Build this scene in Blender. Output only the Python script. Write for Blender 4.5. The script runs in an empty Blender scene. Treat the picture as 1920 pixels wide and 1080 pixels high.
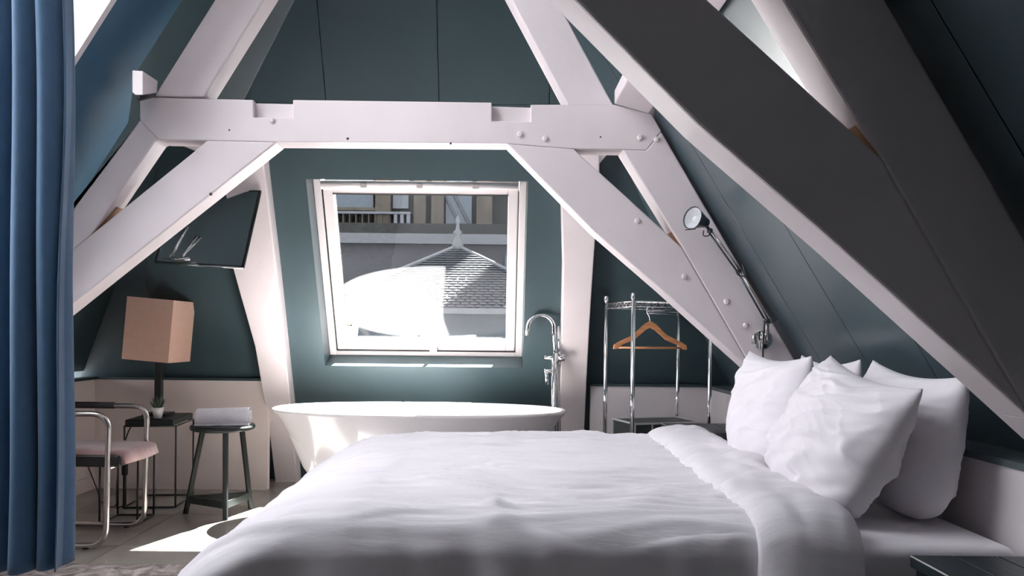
import bpy, bmesh, math, random
from mathutils import Vector, Matrix, noise, Euler
R = math.radians
random.seed(7)
S = bpy.context.scene
COL = S.collection

# ------------------------------------------------------------------ camera
F, VX, VY, CH, ROLL = 1350.0, 930.0, 625.0, 1.05, R(0.6)
cd = bpy.data.cameras.new('camera'); cam = bpy.data.objects.new('camera', cd); COL.objects.link(cam)
cd.sensor_width = 36; cd.lens = F / 1920 * 36
cd.shift_x = (960 - VX) / 1920; cd.shift_y = (VY - 540) / 1920
cd.clip_start = 0.02; cd.clip_end = 300
cam.matrix_world = Matrix.Translation((0, 0, CH)) @ Matrix.Rotation(R(90), 4, 'X') @ Matrix.Rotation(ROLL, 4, 'Z')
S.camera = cam
# ------------------------------------------------------------------ sky, sun, exposure
SKY_STRENGTH, SUN_STRENGTH, EXPOSURE = 8.2, 260.0, 0.07
SUN_DIR = Vector((-0.384, -0.547, -1.0)).normalized()
w = bpy.data.worlds.new('sky'); S.world = w; w.use_nodes = True
bg = w.node_tree.nodes['Background']
bg.inputs[0].default_value = (1.0, 0.955, 0.968, 1); bg.inputs[1].default_value = SKY_STRENGTH
sl = bpy.data.lights.new('sun', 'SUN'); sl.energy = SUN_STRENGTH; sl.angle = R(0.6); sl.color = (1, .93, .86)
sun = bpy.data.objects.new('sun', sl); COL.objects.link(sun); sun.location = (6, 12, 14)
sun.rotation_euler = SUN_DIR.to_track_quat('-Z', 'Y').to_euler()
S.view_settings.view_transform = 'Standard'; S.view_settings.look = 'None'
S.view_settings.gamma = 1; S.view_settings.exposure = EXPOSURE; S.view_settings.use_curve_mapping = False

# ------------------------------------------------------------------ measuring helpers
cR, sR = math.cos(ROLL), math.sin(ROLL)
def ray(px, py):
    du, dv = px - VX, VY - py
    return Vector(((du * cR - dv * sR) / F, 1.0, (du * sR + dv * cR) / F))
def at(px, py, Y):                      # the point of depth Y seen at a photo position
    d = ray(px, py); return Vector((d.x * Y, Y, CH + d.z * Y))
def on(px, py, p0, n):                  # the point of a plane seen at a photo position
    d = ray(px, py); o = Vector((0, 0, CH)); n = Vector(n)
    return o + d * ((Vector(p0) - o).dot(n) / d.dot(n))

# ------------------------------------------------------------------ materials
MATS = {}
def mat(name, col, rough=.5, metal=0., var=.06, vscale=6., bump=0., bscale=40., spec=.5, stretch=None,
        coat=0., ior=1.5, sheen=0., trans=0., col2=None, distort=0.):
    m = bpy.data.materials.new(name); m.use_nodes = True; nt = m.node_tree; b = nt.nodes['Principled BSDF']
    b.inputs['Roughness'].default_value = rough; b.inputs['Metallic'].default_value = metal
    b.inputs['Specular IOR Level'].default_value = spec
    b.inputs['IOR'].default_value = ior
    if coat: b.inputs['Coat Weight'].default_value = coat
    if sheen: b.inputs['Sheen Weight'].default_value = sheen
    tc = nt.nodes.new('ShaderNodeTexCoord'); mp = nt.nodes.new('ShaderNodeMapping')
    nt.links.new(tc.outputs['Object'], mp.inputs[0])
    if stretch: mp.inputs['Scale'].default_value = stretch
    n = nt.nodes.new('ShaderNodeTexNoise'); n.inputs['Scale'].default_value = vscale; n.inputs['Detail'].default_value = 5
    n.inputs['Distortion'].default_value = distort
    nt.links.new(mp.outputs[0], n.inputs['Vector'])
    r = nt.nodes.new('ShaderNodeValToRGB')
    c2 = col2 if col2 else tuple(min(1, c * (1 + var)) for c in col)
    c1 = col if col2 else tuple(c * (1 - var) for c in col)
    r.color_ramp.elements[0].position = .3; r.color_ramp.elements[1].position = .7
    r.color_ramp.elements[0].color = (*c1, 1); r.color_ramp.elements[1].color = (*c2, 1)
    nt.links.new(n.outputs['Fac'], r.inputs[0]); nt.links.new(r.outputs[0], b.inputs['Base Color'])
    if bump:
        n2 = nt.nodes.new('ShaderNodeTexNoise'); n2.inputs['Scale'].default_value = bscale; n2.inputs['Detail'].default_value = 4
        nt.links.new(mp.outputs[0], n2.inputs['Vector'])
        bp = nt.nodes.new('ShaderNodeBump'); bp.inputs['Strength'].default_value = bump; bp.inputs['Distance'].default_value = .01
        nt.links.new(n2.outputs['Fac'], bp.inputs['Height']); nt.links.new(bp.outputs[0], b.inputs['Normal'])
    if trans:
        t = nt.nodes.new('ShaderNodeBsdfTranslucent'); mx = nt.nodes.new('ShaderNodeMixShader'); mx.inputs[0].default_value = trans
        nt.links.new(r.outputs[0], t.inputs[0]); out = nt.nodes['Material Output']
        nt.links.new(b.outputs[0], mx.inputs[1]); nt.links.new(t.outputs[0], mx.inputs[2]); nt.links.new(mx.outputs[0], out.inputs[0])
    MATS[name] = m; return m
def glass(name, refl, tint=(.95, .98, 1)):
    m = bpy.data.materials.new(name); m.use_nodes = True; nt = m.node_tree
    for n in list(nt.nodes):
        if n.type == 'BSDF_PRINCIPLED': nt.nodes.remove(n)
    t = nt.nodes.new('ShaderNodeBsdfTransparent'); t.inputs[0].default_value = (*tint, 1)
    g = nt.nodes.new('ShaderNodeBsdfGlossy'); g.inputs['Roughness'].default_value = 0.0
    fr = nt.nodes.new('ShaderNodeLayerWeight'); fr.inputs['Blend'].default_value = .2
    ad = nt.nodes.new('ShaderNodeMath'); ad.operation = 'ADD'; ad.inputs[1].default_value = refl; ad.use_clamp = True
    nt.links.new(fr.outputs['Fresnel'], ad.inputs[0])
    mx = nt.nodes.new('ShaderNodeMixShader'); nt.links.new(ad.outputs[0], mx.inputs[0])
    nt.links.new(t.outputs[0], mx.inputs[1]); nt.links.new(g.outputs[0], mx.inputs[2])
    nt.links.new(mx.outputs[0], nt.nodes['Material Output'].inputs[0]); MATS[name] = m

mat('white_paint', (.78, .725, .735), .42, var=.035, vscale=3, bump=.25, bscale=9)
mat('beam_paint', (.80, .725, .735), .40, var=.05, vscale=2.5, bump=.5, bscale=7)
mat('dark_beam', (.062, .072, .064), .55, var=.12, vscale=3, bump=.5, bscale=7)
mat('bare_wood', (.50, .30, .16), .6, var=.25, vscale=12, bump=.3, bscale=30)
mat('knee_paint', (.88, .77, .73), .45, var=.03, vscale=2)
mat('navy', (.038, .063, .072), .45, var=.06, vscale=2, bump=.06, bscale=25, spec=.3)
mat('navy_satin', (.046, .076, .09), .30, var=.06, vscale=2, bump=.06, bscale=25, ior=2.1)
mat('pale_bounce', (.50, .49, .48), .6, var=.1, vscale=2)  # pale tone chosen to throw sunlight in through the window
mat('blue_wall', (.045, .125, .20), .5, var=.05, vscale=2, bump=.06, bscale=25)
mat('grey_board', (.105, .13, .14), .38, var=.06, vscale=3)
mat('backing', (.012, .02, .024), .6)
mat('tile', (.27, .245, .22), .13, var=.25, vscale=2.2, bump=.04, bscale=20)
mat('grout', (.52, .49, .46), .7)
mat('frame_white', (.82, .76, .765), .28, var=.02)
mat('rubber', (.02, .022, .022), .6)
mat('grey_plastic', (.30, .27, .27), .5)
mat('enamel', (.77, .735, .73), .12, var=.01, coat=.3)
mat('chrome', (.82, .83, .84), .07, metal=1, var=.02)
mat('brushed', (.62, .58, .55), .24, metal=1, var=.05)
mat('linen', (.80, .765, .80), .85, var=.012, vscale=4, bump=.55, bscale=3.2, sheen=.2, stretch=(1.1, 7, 2.5))
mat('sheet', (.80, .765, .80), .85, var=.015, bump=.06, bscale=40, sheen=.2)
mat('pillow', (.81, .775, .81), .85, var=.015, bump=.22, bscale=14, sheen=.2)
mat('bed_base', (.05, .05, .05), .7)
mat('black_wood', (.022, .032, .036), .32, var=.35, vscale=3, stretch=(14, 1.2, 1.2), bump=.25, bscale=12)
mat('worn_edge', (.55, .55, .52), .6)
mat('black_metal', (.02, .024, .024), .38, var=.1)
mat('black_lacquer', (.018, .023, .022), .45, var=.1, spec=.3)
mat('mirror_glass', (.93, .94, .94), .01, metal=1, var=0)
mat('shade_fabric', (.90, .67, .55), .8, var=.03, vscale=30, bump=.1, bscale=120, trans=.45)
mat('suede', (.24, .125, .125), .75, col2=(.44, .29, .29), vscale=7, bump=.2, bscale=40, sheen=.5)
mat('leather', (.02, .019, .018), .4)
mat('towel', (.84, .81, .85), .95, var=.02, bump=.6, bscale=150, sheen=.4)
mat('curtain', (.034, .095, .180), .75, var=.05, vscale=30, bump=.08, bscale=200, sheen=.2)
mat('hanger_wood', (.50, .215, .095), .32, var=.22, vscale=10, stretch=(1, 1, 6))
mat('case_black', (.045, .05, .05), .45)
mat('aluminium', (.75, .75, .75), .5, metal=.6)
mat('lamp_metal', (.09, .11, .12), .30, metal=.8)
mat('lamp_inside', (.80, .81, .84), .4)
mat('rug', (.50, .43, .41), .95, col2=(.09, .07, .065), vscale=11, bump=.9, bscale=120, distort=1.6)
mat('pot', (.80, .78, .76), .4)
mat('succulent', (.055, .10, .065), .5, var=.3, vscale=40)
mat('leaf_yellow', (.13, .14, .02), .5, var=.4, vscale=30)
mat('soil', (.03, .022, .018), .9)
mat('slate', (0.018, 0.0252, 0.0312), .5, var=.2, vscale=9, bump=.6, bscale=14)
mat('roof_tile', (0.0234, 0.0286, 0.0345), .55, var=.2, vscale=8)
mat('lead', (0.036, 0.0396, 0.045), .45)
mat('stone', (0.033, 0.027, 0.0186), .85, var=.3, vscale=2.5, stretch=(3, 3, .6), bump=.5, bscale=6)
mat('dark_stone', (0.0084, 0.0098, 0.0084), .9, var=.35, vscale=2.2, stretch=(3, 3, .6), bump=.5, bscale=6)
mat('blue_slate', (0.0182, 0.0312, 0.0429), .4, var=.12, vscale=3)
mat('pale_panel', (0.0455, 0.052, 0.0618), .4)
mat('flat_roof', (0.0234, 0.0234, 0.0267), .8, var=.2, vscale=1.2)
mat('ground', (.04, .045, .045), .9, var=.3, vscale=.5)
mat('bulb', (.85, .85, .85), .2)
glass('window_glass', .030, (.72, .75, .77))
glass('skylight_glass', .01)
M = MATS

# ------------------------------------------------------------------ mesh helpers
class MB:
    def __init__(s): s.v = []; s.f = []
    def add(s, vs, fs):
        k = len(s.v); s.v += [tuple(v) for v in vs]; s.f += [tuple(k + i for i in f) for f in fs]; return s
    def hexa(s, c):                     # eight corners: bottom four, top four
        return s.add(c, [(3, 2, 1, 0), (4, 5, 6, 7), (0, 1, 5, 4), (1, 2, 6, 5), (2, 3, 7, 6), (3, 0, 4, 7)])
    def box(s, lo, hi):
        (a, b, c), (d, e, f) = lo, hi
        return s.hexa([(a, b, c), (d, b, c), (d, e, c), (a, e, c), (a, b, f), (d, b, f), (d, e, f), (a, e, f)])
    def extrude(s, pts, vec):           # a polygon pushed along a vector
        n = len(pts); vec = Vector(vec); pts = [Vector(p) for p in pts]
        nn = Vector((0, 0, 0))
        for i in range(n): nn += pts[i].cross(pts[(i + 1) % n])
        if nn.dot(vec) > 0: pts = pts[::-1]
        vs = pts + [p + vec for p in pts]
        fs = [tuple(range(n)), tuple(range(2 * n - 1, n - 1, -1))]
        fs += [((i + 1) % n, i, n + i, n + (i + 1) % n) for i in range(n)]
        return s.add(vs, fs)
    def tube(s, pts, r, seg=10, closed=False, caps=True):
        pts = [Vector(p) for p in pts]; n = len(pts); rr = r if isinstance(r, (list, tuple)) else [r] * n
        tg = []
        for i in range(n):
            if closed: t = pts[(i + 1) % n] - pts[i - 1]
            else: t = pts[min(i + 1, n - 1)] - pts[max(i - 1, 0)]
            tg.append(t.normalized())
        u = tg[0].orthogonal().normalized(); vs = []
        for i in range(n):
            u = (u - tg[i] * u.dot(tg[i])); u.normalize(); b = tg[i].cross(u)
            for k in range(seg):
                a = 2 * math.pi * k / seg; vs.append(pts[i] + (u * math.cos(a) + b * math.sin(a)) * rr[i])
        fs = []
        for i in range(n if closed else n - 1):
            j = (i + 1) % n
            for k in range(seg):
                l = (k + 1) % seg; fs.append((i * seg + k, i * seg + l, j * seg + l, j * seg + k))
        if caps and not closed: fs += [tuple(range(seg - 1, -1, -1)), tuple((n - 1) * seg + k for k in range(seg))]
        return s.add(vs, fs)
    def lathe(s, prof, o, axis=(0, 0, 1), seg=24, caps=True):   # profile of (radius, height)
        o = Vector(o); ax = Vector(axis).normalized(); u = ax.orthogonal().normalized(); b = ax.cross(u); vs = []
        for r, h in prof:
            for k in range(seg):
                a = 2 * math.pi * k / seg; vs.append(o + ax * h + (u * math.cos(a) + b * math.sin(a)) * r)
        n = len(prof); fs = []
        for i in range(n - 1):
            for k in range(seg):
                l = (k + 1) % seg; fs.append((i * seg + k, i * seg + l, (i + 1) * seg + l, (i + 1) * seg + k))
        if caps: fs += [tuple(range(seg - 1, -1, -1)), tuple((n - 1) * seg + k for k in range(seg))]
        return s.add(vs, fs)
    def grid(s, nu, nv, fn, closed_u=False):
        vs = [fn(i / (nu if closed_u else nu - 1), j / (nv - 1)) for j in range(nv) for i in range(nu)]
        fs = [(j * nu + i, j * nu + (i + 1) % nu, (j + 1) * nu + (i + 1) % nu, (j + 1) * nu + i)
              for j in range(nv - 1) for i in range(nu if closed_u else nu - 1)]
        return s.add(vs, fs)
    def mesh(s, name, m, smooth=False):
        me = bpy.data.meshes.new(name); me.from_pydata(s.v, [], s.f); me.materials.append(M[m])
        if smooth: me.polygons.foreach_set('use_smooth', [True] * len(me.polygons))
        me.update(); return me
    def build(s, name, m, parent=None, smooth=False, bevel=0., local=False, kind=None, label=None):
        o = bpy.data.objects.new(name, s.mesh(name, m, smooth)); COL.objects.link(o)
        if parent is not None:
            o.parent = parent
            if not local and parent.parent is None: o.matrix_parent_inverse = parent.matrix_basis.inverted()
        if bevel:
            b = o.modifiers.new('bevel', 'BEVEL'); b.width = bevel; b.segments = 2; b.limit_method = 'ANGLE'; b.angle_limit = R(40)
        if kind: o['kind'] = kind
        if label: o['label'] = label
        return o
def tag(o, label, cat, group=None):
    o['label'] = label; o['category'] = cat
    if group: o['group'] = group
    return o
def empty(name, loc=(0, 0, 0), rot=(0, 0, 0), label=None, cat=None, group=None, kind=None):
    o = bpy.data.objects.new(name, None); COL.objects.link(o); o.empty_display_size = .1
    o.matrix_basis = Matrix.Translation(loc) @ Euler(rot).to_matrix().to_4x4()
    if kind: o['kind'] = kind
    if label: tag(o, label, cat, group)
    return o
def arc(path, r, n=6):                  # a polyline with rounded corners
    path = [Vector(p) for p in path]; out = [path[0]]
    for i in range(1, len(path) - 1):
        a, p, c = path[i - 1], path[i], path[i + 1]
        d1, d2 = (a - p), (c - p); q = min(r, d1.length * .49, d2.length * .49)
        s0, s1 = p + d1.normalized() * q, p + d2.normalized() * q
        for k in range(n + 1):
            t = k / n; out.append(s0 * (1 - t) ** 2 + p * 2 * t * (1 - t) + s1 * t * t)
    out.append(path[-1]); return out
def subsurf(o, n=1):
    m = o.modifiers.new('subdivision', 'SUBSURF'); m.levels = m.render_levels = n

# ------------------------------------------------------------------ the shape of the attic
XL, SL = -2.64, .62          # left slope: X at the knee wall, run per rise
XR, SR = 1.54, .61
KZ = .72
TAN = .47; TAU = math.atan(TAN); CT, ST = math.cos(TAU), math.sin(TAU)
def xl(z): return XL + SL * (z - KZ)
def xr(z): return XR - SR * (z - KZ)
def yw(z): return 4.785 - TAN * (z - KZ)       # face of the sloping end wall
TOP = 4.1
HN = Vector((0, -CT, -ST))                      # end wall's inward normal
HP = Vector((0, 4.785, KZ))
YB = -1.2
# floor: tiles in a bed of grout
fl = MB().box((-2.75, YB, -.06), (1.65, 5.45, -.004)).build('floor', 'grout', kind='structure')
T = .6; tile = MB().box((.0015, .0015, -.02), (T - .0015, T - .0015, 0)).mesh('tile', 'tile')
tile_n = 0
for i in range(-2, 7):
    for j in range(-8, 4):
        x, y = -1.82 + T * i, 3.5 + T * j
        if x > 1.5 or x < -3.1 or y > 5.3 or y < YB - .1: continue
        o = bpy.data.objects.new('tile', tile); COL.objects.link(o); o.parent = fl; o.location = (x, y, 0)
# left knee wall, left slope (lined with blue board, with the skylight), dark roof beyond it
kw = MB().box((XL - .12, YB, 0), (XL, 4.9, KZ)).build('wall_left', 'knee_paint', kind='structure')
MB().box((XL, YB, 0), (XL + .012, 4.75, .09)).build('baseboard_left', 'knee_paint', kind='structure', bevel=.003)
MB().box((XL - .05, YB, KZ), (XL + .015, 4.75, KZ + .018)).build('ledge', 'navy', kw)
LN = Vector((-1, 0, SL)).normalized()           # outward normal of the left slope
def pl(y, z, off=0.): return Vector((xl(z), y, z)) + LN * off
cl = MB().extrude([pl(3.2, KZ, .10), pl(4.95, KZ, .10), pl(yw(TOP) + .12, TOP, .10), pl(3.2, TOP, .10)], LN * .08)
ceil_l = cl.build('ceiling_left', 'navy', kind='structure')
SK0, SK1, SZ0, SZ1 = 1.60, 2.98, 1.0, 3.60
pan = [[(YB, KZ), (3.5, KZ), (3.5, SZ0), (YB, SZ0)],
       [(YB, SZ0), (SK0, SZ0), (SK0, SZ1), (YB, SZ1)],
       [(SK1, SZ0), (3.5, SZ0), (3.52, 2.06), (3.36, 2.24), (3.36, SZ1), (SK1, SZ1)],
       [(YB, SZ1), (3.36, SZ1), (3.36, TOP), (YB, TOP)]]
for p in pan:
    MB().extrude([pl(y, z) for y, z in p], LN * .16).build('lining_panel', 'blue_wall', ceil_l)
# skylight in the left slope
sk = MB()
for q in ([(SK1 - .03, SZ0), (SK1, SZ0), (SK1, SZ1), (SK1 - .03, SZ1)], [(SK0, SZ0), (SK0 + .03, SZ0), (SK0 + .03, SZ1), (SK0, SZ1)],
          [(SK0, SZ0), (SK1, SZ0), (SK1, SZ0 + .03), (SK0, SZ0 + .03)], [(SK0, SZ1 - .03), (SK1, SZ1 - .03), (SK1, SZ1), (SK0, SZ1)]):
    sk.extrude([pl(y, z, -.006) for y, z in q], LN * .17)
sky_w = sk.build('window_2', 'frame_white', kind='structure')
MB().extrude([pl(y, z, .13) for y, z in [(SK0, SZ0), (SK1, SZ0), (SK1, SZ1), (SK0, SZ1)]], LN * .006).build('pane', 'skylight_glass', sky_w)
# right knee wall with its ledge, right slope of wide boards
kr = MB().box((1.40, YB, 0), (1.52, 4.9, .70)).build('wall_right', 'white_paint', kind='structure')
MB().box((1.395, YB, .70), (1.60, 4.8, .72)).build('ledge', 'grey_board', kr)
RN = Vector((1, 0, SR)).normalized()
def pr(y, z, off=0.): return Vector((xr(z), y, z)) + RN * off
ceil_r = MB().extrude([pr(YB, KZ - .1, .02), pr(yw(KZ) + .2, KZ - .1, .02), pr(yw(TOP) + .12, TOP, .02), pr(YB, TOP, .02)], RN * .1).build('ceiling_right', 'backing', kind='structure')
y = 2.313 - .4 * 9
while y < 4.9:
    a, b = y + .002, y + .398
    def zc(yy): return min(TOP, KZ + (4.785 + .1 - yy) / TAN)
    if zc(b) > KZ + .02:
        MB().extrude([pr(a, KZ - .02), pr(b, KZ - .02), pr(b, zc(b)), pr(a, zc(a))], RN * .018).build('board', 'navy_satin', ceil_r, bevel=.0015)
    y += .4
# sloping end wall: lower part with the window opening, upper part of boards
WX0, WX1, WZ0, WZ1 = -1.122, .178, .889, 2.004   # window, on the plane of its frame
fr0 = Vector((0, 4.95 - TAN * (WZ0 - KZ), WZ0)); fr1 = Vector((0, 4.95 - TAN * (WZ1 - KZ), WZ1))
REV = .168
v0 = (fr0 - HP).dot(Vector((0, -ST, CT))); v1 = (fr1 - HP).dot(Vector((0, -ST, CT)))
UPV = Vector((0, -ST, CT))
def ph(x, v, off=0.): return Vector((x, 0, 0)) + HP + UPV * v + HN * off
vb, vt = (0 - KZ) / CT - .05, (TOP - KZ) / CT
vm = (2.33 - KZ) / CT                             # joint hidden by the collar beam
we = MB()
for x0, x1, a, b in ((-2.9, WX0, vb, vm), (WX1, 1.8, vb, vm), (WX0, WX1, vb, v0), (WX0, WX1, v1, vm)):
    we.extrude([ph(x0, a), ph(x1, a), ph(x1, b), ph(x0, b)], HN * -.26)
wall_end = we.build('wall_end', 'navy', kind='structure')
MB().extrude([ph(-2.2, vm, -.03), ph(1.2, vm, -.03), ph(1.2, vt, -.03), ph(-2.2, vt, -.03)], HN * -.1).build('backing', 'backing', wall_end)
xs = [-2.25, -1.598, -.965, -.332, .284, .92, 1.3]
for a, b in zip(xs, xs[1:]):
    MB().extrude([ph(a + .002, vm + .002), ph(b - .002, vm + .002), ph(b - .002, vt), ph(a + .002, vt)], HN * -.025).build('board', 'navy', wall_end, bevel=.0015)
# boards in the hip corners
for nm, poly in (('trim_1', [(398, 190), (457, 190), (690, -270), (650, -270)]), ('trim_2', [(1168, 200), (1120, 200), (880, -270), (925, -270)])):
    MB().extrude([on(px, py, HP, HN) for px, py in poly], HN * .035).build(nm, 'grey_board', kind='structure', bevel=.003)
# end knee walls either side of the bath
k1 = MB().box((XL - .05, 4.75, 0), (-1.50, 4.80, KZ)).build('wall_end_knee', 'knee_paint', kind='structure')
MB().box((XL - .05, 4.735, KZ), (-1.46, 4.83, KZ + .016)).build('ledge', 'navy', k1)
k2 = MB().box((.63, 4.75, 0), (1.45, 4.80, KZ - .01)).build('wall_end_knee', 'white_paint', kind='structure')
MB().box((.62, 4.735, KZ - .01), (1.6, 4.83, KZ + .005)).build('ledge', 'navy', k2)
# wall and gable behind the camera
MB().box((-2.9, YB - .1, 0), (1.8, YB, TOP + .2)).build('wall_back', 'navy', kind='structure')

# ------------------------------------------------------------------ roof window in the end wall
wo = empty('window_1', HP + HN * -REV + UPV * v0 + Vector(((WX0 + WX1) / 2, 0, 0)), (TAU, 0, 0), kind='structure')
WW, WH = WX1 - WX0, v1 - v0
def wbox(x0, x1, z0, z1, y0, y1, name, m='frame_white', parent=None, bev=.004):   # y: minus is into the room
    o = MB().box((x0, y0, z0), (x1, y1, z1)).build(name, m, parent or wo, bevel=bev, local=True); return o
h = WW / 2
for nm, a, b, c, d in (('frame_side', -h, -h + .045, 0, WH), ('frame_side', h - .045, h, 0, WH), ('frame_sill', -h + .045, h - .045, 0, .03), ('frame_head', -h + .045, h - .045, WH - .03, WH)):
    wbox(a, b, c, d, -.012, .10, nm)
for s in (-1, 1): wbox(s * (h - .047) - .0025, s * (h - .047) + .0025, .033, WH - .1, -.006, .09, 'seal', 'rubber', bev=0)
wbox(-h + .05, h - .05, .0305, .0355, -.006, .09, 'seal', 'rubber', bev=0)
sash = empty('sash'); sash.parent = wo
gx, gz0, gz1 = h - .112, .098, WH - .128
for nm, a, b, c, d in (('sash_stile', -h + .052, -gx, .037, WH - .088), ('sash_stile', gx, h - .052, .037, WH - .088), ('sash_rail', -gx, gx, .037, gz0), ('sash_rail', -gx, gx, gz1, WH - .088)):
    wbox(a, b, c, d, .0, .07, nm, parent=sash)
wbox(-gx, gx, gz1 - .004, gz1 + .004, -.003, .01, 'glazing_seal', 'rubber', sash, 0)
MB().box((-gx, .045, gz0 - .005), (gx, .049, gz1 + .005)).build('pane', 'window_glass', sash, local=True)
o = MB().tube([(-h + .05, -.02, WH - .062), (h - .05, -.02, WH - .062)], .021, 14).build('ventilation_bar', 'frame_white', wo, smooth=True, local=True)
for t in (-.3, .0, .3):
    wbox(t * WW * .87 - .018, t * WW * .87 + .018, WH - .078, WH - .05, -.046, -.03, 'bar_clip', 'grey_plastic', bev=.002)
wbox(-h + .05, h - .05, WH - .034, WH - .029, -.016, .0, 'shadow_gap', 'rubber', bev=0)
for t in (-.29, .29):
    MB().tube(arc([(t - .055, -.022, WH - .032), (t - .03, -.03, WH - .022), (t + .03, -.03, WH - .022), (t + .055, -.022, WH - .032)], .01), .005, 8).build('blind_bracket', 'rubber', wo, smooth=True, local=True)
hx = .055
hd = MB().tube([(hx + .012, -.03, .25), (hx + .004, -.034, .16), (hx, -.03, .06)], [.009, .011, .012], 10).build('handle_rod', 'frame_white', wo, smooth=True, local=True)
wbox(hx - .028, hx + .022, .036, .075, -.035, .0, 'handle_latch', parent=None, bev=.008)

# ------------------------------------------------------------------ roof trusses
TY = 3.30; TH = .12
def xz(px, py): p = at(px, py, TY); return (p.x, p.z)
def truss(y0, label, full_detail, dark=False):
    t = empty('roof_truss', (-.4, y0, 1.95), label=label, cat='roof truss', group='timber trusses')
    fm = 'dark_beam' if dark else 'beam_paint'
    def piece(name, poly, y_a=0., y_b=TH, bev=.007, m='beam_paint'):
        q = [xz(*p) for p in poly]
        o = MB().extrude([(a, y0 + y_a, b) for a, b in q], (0, y_b - y_a, 0)).build(name, m, t, bevel=bev)
        if dark and m == 'beam_paint':
            o.data.materials.append(M['dark_beam'])
            for p in o.data.polygons:
                if p.normal.y < -.7: p.material_index = 1
        return o
    top = [(262, 182), (475, 187), (475, 220), (549, 221), (549, 187), (922, 192), (922, 227), (995, 228), (995, 196), (1152, 196), (1222, 214), (1240, 246), (1212, 281), (1166, 280), (1076, 279), (950, 269), (520, 266), (388, 263), (298, 262), (262, 224)]
    # the face layer carries the two halved notches, the back layer runs through
    bot = top[9:]
    full = [(262, 183), (475, 188.5), (549, 190), (922, 194.5), (995, 196.5)] + bot
    piece('collar_beam', full, .035, TH)
    piece('collar_face', top, 0, .036, .004)
    piece('left_leg', [(262, 224), (298, 262), (291, 263), (170, 440), (-59, 624), (-138, 752), (128, 400), (256, 232)], 0, TH)
    if full_detail: piece('left_brace', [(388, 263), (520, 266), (208, 513), (-60, 727), (-60, 625), (170, 440), (362, 285)], .0, TH)
    piece('right_brace', [(950, 269), (1076, 279), (1279, 464), (1417, 704), (1404, 692), (1240, 544), (1114, 435)], 0, TH)
    piece('right_leg', [(1166, 280), (1212, 281), (1240, 246), (1500, 692), (1536, 752), (1470, 752), (1417, 704), (1279, 464)], .0, TH)
    piece('left_strut', [(289, 180), (382, 181), (740, -392), (648, -392)], .0, TH)
    piece('right_strut', [(1064, 198), (1151, 199), (846, -372), (760, -372)], .0, TH)
    # bare timber where the leg meets the brace
    a, b = xz(1279, 464), xz(1258, 427); nx = Vector((a[0] - b[0], 0, a[1] - b[1])).normalized(); off = Vector((nx.z, 0, -nx.x)) * .003
    if off.x > 0: off = -off
    MB().extrude([Vector((b[0], y0 + .02, b[1])), Vector((a[0], y0 + .002, a[1])), Vector((a[0], y0 + TH - .002, a[1])), Vector((b[0], y0 + TH * .8, b[1]))], off).build('bare_patch', 'bare_wood', t)
    if full_detail:
        a, b = xz(171, 439), xz(208, 385)
        MB().extrude([Vector((b[0], y0 + .05, b[1])), Vector((a[0], y0 + .002, a[1])), Vector((a[0], y0 + TH - .002, a[1])), Vector((b[0], y0 + TH - .002, b[1]))], Vector((.003, 0, .001))).build('bare_patch', 'bare_wood', t)
        for px, py in ((975, 252), (1022, 260), (1200, 258), (1231, 262), (1362, 565), (1398, 610), (510, 226), (1195, 414), (1283, 518)):
            q = at(px, py, y0)
            MB().lathe([(.013, .004), (.013, -.006), (.009, -.010)], q, (0, 1, 0), 12).build('peg', 'beam_paint', t, smooth=False, bevel=.002)
        for px, py, r in ((652, 260, .006), (845, 269, .005), (395, 364, .007), (430, 244, .004), (1126, 257, .004)):
            q = at(px, py, y0)
            MB().lathe([(r, .002), (r, -.001)], q, (0, 1, 0), 10).build('nail_hole', 'rubber', t)
    return t
truss(TY, 'white timber truss crossing the room in front of the roof window', True)
truss(1.60, 'near timber truss at upper right, shadowed face and lit underside', False)
# purlin along the right slope
c = [xz(1152, 195), xz(1216, 213), (xr(2.17) - .012, 2.17), (xz(1152, 166)[0], 2.17)]
tag(MB().extrude([(a, -.9, b) for a, b in c], (0, TY + .9, 0)).build('purlin', 'beam_paint', bevel=.005), 'white purlin running along the right slope above the collar end', 'beam')
# leaning posts beside the bath
def post(name, poly, label, br):
    t = empty(name, (on(*poly[-1], HP + HN * .1, HN).x, 4.7, 0), label=label, cat='post', group='wall posts beside the bath')
    q = [on(px, py, HP + HN * .10, HN) for px, py in poly]
    MB().extrude(q, HN * -.13).build('shaft', 'beam_paint', t, bevel=.006)
    q = [on(px, py, HP + HN * .085, HN) for px, py in br]
    MB().extrude(q, HN * -.08).build('bracket', 'beam_paint', t, bevel=.005)
    return t
post('wall_post', [(415, 280), (490, 270), (497, 332), (519, 515), (545, 757), (560, 938), (520, 938), (507, 827), (495, 750), (478, 650), (437, 505)],
     'white leaning post left of the roof window, behind the bath', [(332, 250), (470, 240), (455, 345), (367, 284), (333, 270)])
post('wall_post', [(1052, 270), (1124, 262), (1124, 330), (1117, 430), (1106, 600), (1095, 810), (1093, 935), (1050, 935), (1050, 760), (1056, 500), (1053, 375)],
     'white upright post right of the roof window, beside the bath tap', [(1060, 250), (1165, 250), (1165, 278), (1141, 287), (1123, 309), (1100, 340), (1060, 340)])

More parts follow.
